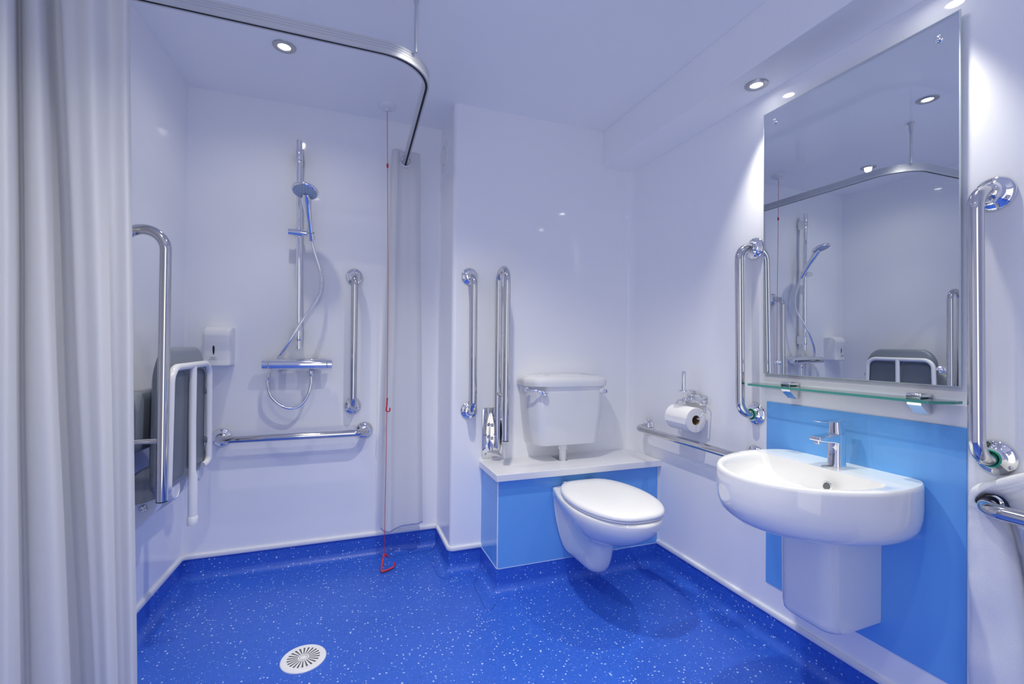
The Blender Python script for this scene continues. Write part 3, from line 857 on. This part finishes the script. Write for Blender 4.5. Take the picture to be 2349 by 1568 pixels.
# ------------------------------------------------------------------ right wall: blue panel, mirror, shelf
mb = MB(); mb.box(XR - .004, XR, .717, 1.3205, .210, .8975, .001, 1)
tag(obj('splashback', mb, M_blue), 'tall glossy blue splashback panel on the wall behind the basin', 'wall panel')
mi = thing('mirror', 'tall frameless wall mirror above the glass shelf and basin', 'mirror', (XR, 1.03, 1.0))
mb = MB()
tilt = math.radians(0.3)
def mp(y, z, d): return V((XR - .007 - d - (z - 1.0) * math.tan(tilt), y, z))
for (d0, d1, ins, mt) in ((0, .004, 0, 0),):
    y0, y1, z0, z1 = .727, 1.331, 1.003, 2.0
    back = [mp(y0, z0, 0), mp(y1, z0, 0), mp(y1, z1, 0), mp(y0, z1, 0)]
    fr0 = [mp(y0, z0, .004), mp(y1, z0, .004), mp(y1, z1, .004), mp(y0, z1, .004)]
    e = .0025
    fr1 = [mp(y0 + e, z0 + e, .005), mp(y1 - e, z0 + e, .005), mp(y1 - e, z1 - e, .005), mp(y0 + e, z1 - e, .005)]
mb.loft([back, fr0, fr1], True, False)
obj('edge', mb, M_mback, mi, smooth=False)
mb = MB(); mb.cap(mb.ring(fr1)); obj('silvered_glass', mb, M_mirror, mi, smooth=False)
for y, z in ((1.28, 1.951), (.773, 1.947), (1.265, 1.048), (.768, 1.048)):
    mb = MB(); q = mp(y, z, .005)
    mb.lathe([(.0095, 0), (.0095, .004), (.0085, .007), (.0055, .0095), (0, .0105)], q, (-1, 0, 0), 20)
    obj('screw_cap', mb, M_chrome, mi)
    mb = MB(); mb.cyl((XR, y, z), (q.x + .005, y, z), .008, 14)
    obj('spacer', mb, M_plastic, mi)
sh = thing('glass_shelf', 'clear glass shelf with green edges under the mirror', 'shelf', (XR, 1.03, .96))
mb = MB()
zt = .9675
pl = [(XR - .012, .722), (XR - .046, .722), (XR - .102, .752), (XR - .102, 1.320), (XR - .046, 1.350), (XR - .012, 1.350)]
pl = [(p.x, p.y) for p in fillet([V((a, b3, 0)) for a, b3 in pl], [0, .006, .008, .008, .006, 0], 4)]
lo = mb.ring([V((x, y, zt - .0075)) for x, y in pl]); hi = mb.ring([V((x, y, zt)) for x, y in pl])
mb.cap(lo[::-1], 0); mb.cap(hi, 0); mb.bridge(lo, hi, True, 1)
obj('pane', mb, [M_glass, M_gedge], sh, smooth=False)
for y in (1.205, .812):
    mb = MB()
    mb.box(XR - .052, XR, y - .019, y + .019, zt, zt + .013, .004, 3)
    prof = [(XR, zt - .0078), (XR - .05, zt - .0078), (XR - .046, zt - .02), (XR - .014, zt - .046), (XR, zt - .046)]
    mb.loft([[V((x, y - .017, z)) for x, z in prof], [V((x, y + .017, z)) for x, z in prof]])
    obj('bracket', mb, M_chrome, sh, angle=30)

# ------------------------------------------------------------------ basin
BC = 1.015
outl = catmull([(0, .192), (.015, .213), (.05, .231), (.10, .241), (.17, .244), (.24, .234), (.31, .209), (.37, .172), (.42, .121), (.447, .068), (.46, .02)], 6)
innl = [(.136, .0), (.136, .09), (.136, .17)] + catmull([(.142, .186), (.17, .200), (.24, .197), (.31, .176), (.37, .142), (.41, .098), (.436, .045), (.444, 0)], 5)
NA = 96
def resample(half):
    poly = [(p, w) for p, w in half] + [(p, -w) for p, w in half[::-1]]
    out = []
    c0 = (.27, 0.0)
    for k in range(NA):
        a = 2 * PI * k / NA + .0001
        dx, dy = math.cos(a), math.sin(a)
        best = None
        for i in range(len(poly)):
            x1, y1 = poly[i][0] - c0[0], poly[i][1] - c0[1]
            x2, y2 = poly[(i + 1) % len(poly)][0] - c0[0], poly[(i + 1) % len(poly)][1] - c0[1]
            den = dx * (y2 - y1) - dy * (x2 - x1)
            if abs(den) < 1e-12: continue
            t = (x1 * (y2 - y1) - y1 * (x2 - x1)) / den
            s = (x1 * dy - y1 * dx) / den
            if t > 0 and -1e-9 <= s <= 1 + 1e-9 and (best is None or t > best): best = t
        out.append((c0[0] + dx * best, c0[1] + dy * best))
    return out
OUT = resample(outl); INN = resample(innl)
XW = XR - .0045
def bring(pts, z, kp=1.0, kw=1.0, p0=0.0):
    return [V((XW - (p0 + (p - p0) * kp), BC + w * kw, z)) for p, w in pts]
ba = thing('wash_basin', 'white ceramic wash basin on the blue splashback under the glass shelf', 'basin', (XR, BC, .57))
mb = MB()
rings = [bring(OUT, .570, .72, .62), bring(OUT, .574, .82, .80), bring(OUT, .588, .91, .91), bring(OUT, .610, .968, .965), bring(OUT, .638, .993, .992), bring(OUT, .665, 1, 1), bring(OUT, .722, 1, 1), bring(OUT, .731, .996, .995), bring(OUT, .735, .985, .982)]
# gently dished rim then bowl
rings += [bring(INN, .7345, 1.008, 1.03), bring(INN, .729, .995, 1.0, .136), bring(INN, .715, .985, .975, .142)]
rings += [bring(INN, .690, .955, .93, .150), bring(INN, .662, .88, .84, .165), bring(INN, .645, .70, .62, .20), bring(INN, .638, .35, .30, .24), bring(INN, .636, .10, .09, .26)]
mb.loft(rings)
obj('bowl', mb, M_ceramic, ba, angle=50)
mb = MB(); q = V((XW - .1585, .972, .689)); nn = V((-.98, 0, .2)).normalized()
mb.tube([q + (V((0, 1, 0)) * math.cos(2 * PI * k / 28) + nn.cross(V((0, 1, 0))) * math.sin(2 * PI * k / 28)) * .0125 for k in range(28)], .0022, 8, closed=True)
ov = obj('overflow_ring', mb, M_chrome, ba)
mb = MB(); mb.lathe([(.0122, .0005), (.0, .0012)], q, nn, 24, True, False)
obj('overflow_hole', mb, mat('overflow_shadow', (.12, .13, .13), .4), ov)
pe = MB()
def pring(k, z, dx=0.0):
    pts = fillet([V((0, .100, 0)), V((.20 * k + dx, .088, 0)), V((.20 * k + dx, -.088, 0)), V((0, -.100, 0))], [0, .045, .045, 0], 8)
    return [V((XW - p.x, 1.018 + p.y * (.9 + .1 * k), z)) for p in pts]
pe.loft([pring(.86, .262), pring(.93, .266), pring(.975, .275), pring(1.0, .295), pring(1.01, .36), pring(1.02, .46), pring(1.03, .5692)])
for v in pe.bm.verts:   # underside climbs towards the wall
    if v.co.z < .30: v.co.z += .018 * (1 - (XW - v.co.x) / .2)
tag(obj('basin_pedestal', pe, M_ceramic, angle=50), 'white half pedestal under the wash basin', 'pedestal')
# tap
TY = 1.008; TXX = XW - .066
ta = thing('basin_tap', 'chrome single-lever mixer tap on the wash basin', 'tap', (TXX, TY, .735))
def sq(hx, hy, z, r, dx=0, dy=0):
    pts = fillet([V((hx, -hy, 0)), V((hx, hy, 0)), V((-hx, hy, 0)), V((-hx, -hy, 0)), V((hx, -hy, 0)), V((hx, hy, 0))], r, 6)[7:-1]
    return [V((TXX + dx + p.x, TY + dy + p.y, z)) for p in pts]
mb = MB(); mb.loft([sq(.026, .026, .7345, .02), sq(.026, .026, .738, .02), sq(.0235, .0235, .745, .016), sq(.0225, .0225, .80, .014), sq(.0235, .0235, .846, .014)])
obj('body', mb, M_chrome, ta, angle=40)
mb = MB()
def spr(x, hy, z0, z1): return [V((TXX - x, TY - hy, z0)), V((TXX - x, TY + hy, z0)), V((TXX - x, TY + hy, z1)), V((TXX - x, TY - hy, z1))]
mb.loft([spr(.0, .0225, .808, .846), spr(.03, .0225, .818, .845), spr(.095, .021, .826, .841), spr(.106, .020, .829, .8395)])
sp = obj('spout', mb, M_chrome, ta, angle=20)
bv = sp.modifiers.new('edge', 'BEVEL'); bv.width = .0025; bv.segments = 3
mb = MB(); mb.lathe([(.0105, 0), (.0115, .001), (.0115, .012)], (TXX - .089, TY, .8165), (0, 0, 1), 22)
obj('aerator', mb, M_chrome, sp)
mb = MB(); mb.loft([sq(.021, .021, .8475, .012), sq(.0205, .0205, .851, .012), sq(.0165, .0165, .8835, .010, -.002), sq(.0165, .0165, .8885, .010, -.002)])
obj('cartridge', mb, M_chrome, ta, angle=30)
mb = MB()
def lvr(x, hy, z0, z1): return spr(x, hy, z0, z1)
mb.loft([lvr(-.021, .0165, .8885, .893), lvr(.02, .0175, .8875, .893), lvr(.06, .0165, .889, .8925), lvr(.092, .0145, .8915, .894), lvr(.099, .010, .892, .894)])
lv = obj('lever', mb, M_chrome, ta, angle=20)
bv = lv.modifiers.new('edge', 'BEVEL'); bv.width = .0012; bv.segments = 2
mb = MB(); mb.tube(catmull([(TXX - .02, TY + .002, .7355), (TXX - .035, TY + .004, .7365), (TXX - .052, TY + .008, .737), (TXX - .062, TY + .012, .733)], 6), .0011, 6)
obj('plug_cord', mb, M_black, ta)['label'] = 'short black cord'

ta.scale = (.92, .92, .90)

# ------------------------------------------------------------------ toilet roll and holder
hd = thing('toilet_roll_holder', 'chrome toilet roll holder with an upright spare-roll peg on the right wall', 'toilet roll holder', (XR, 1.69, .86))
mb = MB(); mb.box(XR - .006, XR, 1.628, 1.752, .842, .881, .003)
mb.tube([(XR - .006, 1.752, .878), (XR - .012, 1.69, .881), (XR - .006, 1.628, .878)], .004, 8)
obj('wall_plate', mb, M_chrome, hd)
mb = MB(); mb.box(XR - .022, XR - .008, 1.640, 1.745, .846, .862, .004, 3)
for y in (1.638, 1.748): mb.box(XR - .030, XR - .004, y - .010, y + .010, .842, .866, .003)
obj('hinge_bar', mb, M_chrome, hd)
mb = MB()
for y, yy in ((1.622, 1.60), (1.764, 1.786)):
    mb.tube([(XR - .018, y if y < 1.7 else 1.758, .853), (XR - .026, yy, .85), (XR - .066, yy, .795), (XR - .070, yy - .0 , .790), (XR - .070, yy + (.02 if yy < 1.7 else -.02), .788)], .0035, 10)
obj('arm', mb, M_chrome, hd, angle=60)
mb = MB(); mb.tube(fillet([(XR - .006, 1.676, .882), (XR - .022, 1.676, .905), (XR - .075, 1.690, .908)], .012, 6), .0055, 10)
mb.lathe([(.026, 0), (.026, .004), (.02, .006), (.0105, .0065), (.0105, .085), (.008, .09), (0, .091)], (XR - .078, 1.690, .903), (0, 0, 1), 24)
obj('spare_peg', mb, M_chrome, hd)
rl = thing('toilet_roll', 'white toilet paper roll hanging from the chrome holder', 'toilet roll', (XR - .07, 1.69, .783))
mb = MB()
rc = V((XR - .0705, 1.62, .781))
mb.lathe([(.0215, 0), (.053, 0), (.0545, .0015), (.0545, .1395), (.053, .141), (.0215, .141), (.0215, 0)], rc, (0, 1, 0), 48, False, False)
obj('paper', mb, M_paper, rl, angle=40)
mb = MB(); mb.lathe([(.0214, .001), (.0214, .140), (.0200, .140), (.0200, .001), (.0214, .001)], rc, (0, 1, 0), 32, False, False)
obj('core', mb, M_card, rl)['label'] = 'brown cardboard core'
mb = MB(); n_ = 14
mb.loft([[rc + V((-.0552, .0015, .010 - .026 * k / n_)) for k in range(n_ + 1)] + [rc + V((-.0558, .0015, .010 - .026 * k / n_)) for k in range(n_, -1, -1)], [rc + V((-.0552, .1395, .010 - .026 * k / n_)) for k in range(n_ + 1)] + [rc + V((-.0558, .1395, .010 - .026 * k / n_)) for k in range(n_, -1, -1)]])
obj('loose_sheet', mb, M_paper, rl)

# ------------------------------------------------------------------ towel over the rail end
tw = thing('towel', 'thick white towel draped over the rail end at the lower right', 'towel', (XR - .03, .60, .83))
to_ = [(.696, .12), (.700, .30), (.697, .45), (.700, .58), (.699, .68), (.697, .735), (.684, .764), (.650, .786), (.600, .815), (.53, .842), (.45, .846), (.39, .82), (.366, .70), (.362, .50), (.36, .30), (.36, .12)]
ti_ = [(.579, .12), (.583, .30), (.594, .45), (.612, .60), (.632, .690), (.652, .702), (.674, .708), (.681, .724), (.672, .742), (.652, .747), (.634, .740), (.622, .712), (.602, .62), (.583, .45), (.571, .30), (.567, .12)]
A_ = catmull(to_, 8); B_ = catmull(ti_, 8)
mb = MB()
rings = []
xf, xb = XR - .050, XR - .003
for k, (a, b3) in enumerate(zip(A_, B_)):
    a = V((0, *a)); b3 = V((0, *b3))
    pts = []
    NX = 10
    for i in range(NX + 1):           # front face, outer edge to slit
        f = i / NX
        p = a.lerp(b3, f)
        e = min(f, 1 - f) * 2
        p.x = xf + .016 * (1 - min(1, e * 3.2)) ** 2 - .006 * math.sin(PI * f)
        pts.append(p)
    for i in range(NX + 1):
        p = b3.lerp(a, i / NX); p.x = xb
        pts.append(p)
    for p in pts:
        if p.x < xb - .001:
            p.x += noise.noise(p * 9) * .008 + noise.noise(p * 75) * .0016
            p.y += noise.noise(p * 60 + V((3, 1, 2))) * .0016
    rings.append(pts)
mb.loft(rings)
obj('cloth', mb, M_towel, tw, angle=180, sub=1)

# ------------------------------------------------------------------ camera, world, view
cam = D.cameras.new('camera'); co = D.objects.new('camera', cam); COL.objects.link(co)
F = 1059.39
cam.sensor_fit = 'HORIZONTAL'; cam.sensor_width = 36.0; cam.lens = F / 2349 * 36.0
cam.clip_start = 0.01
YAW, PIT, ROL = .355, .0078, .0107
fwd = V((math.sin(YAW) * math.cos(PIT), math.cos(YAW) * math.cos(PIT), math.sin(PIT)))
rgt = V((math.cos(YAW), -math.sin(YAW), 0))
upv = rgt.cross(fwd)
# roll
r2 = rgt * math.cos(ROL) + upv * math.sin(ROL)
u2 = -rgt * math.sin(ROL) + upv * math.cos(ROL)
co.matrix_world = Matrix(((r2.x, u2.x, -fwd.x, 0), (r2.y, u2.y, -fwd.y, 0), (r2.z, u2.z, -fwd.z, 1.1), (0, 0, 0, 1)))
SC.camera = co
w = D.worlds.new('world'); SC.world = w; w.use_nodes = True
w.node_tree.nodes['Background'].inputs['Color'].default_value = (.5, .55, .7, 1)
w.node_tree.nodes['Background'].inputs['Strength'].default_value = 0.3
SC.view_settings.view_transform = 'Standard'; SC.view_settings.look = 'None'
SC.view_settings.gamma = 1.0; SC.view_settings.exposure = 0.85; SC.view_settings.use_curve_mapping = False
try:
    SC.cycles.use_denoising = True
    SC.cycles.max_bounces = 14; SC.cycles.diffuse_bounces = 7; SC.cycles.glossy_bounces = 7; SC.cycles.transmission_bounces = 8
    SC.cycles.sample_clamp_indirect = 6.0
    SC.cycles.caustics_reflective = False; SC.cycles.caustics_refractive = False
except Exception:
    pass
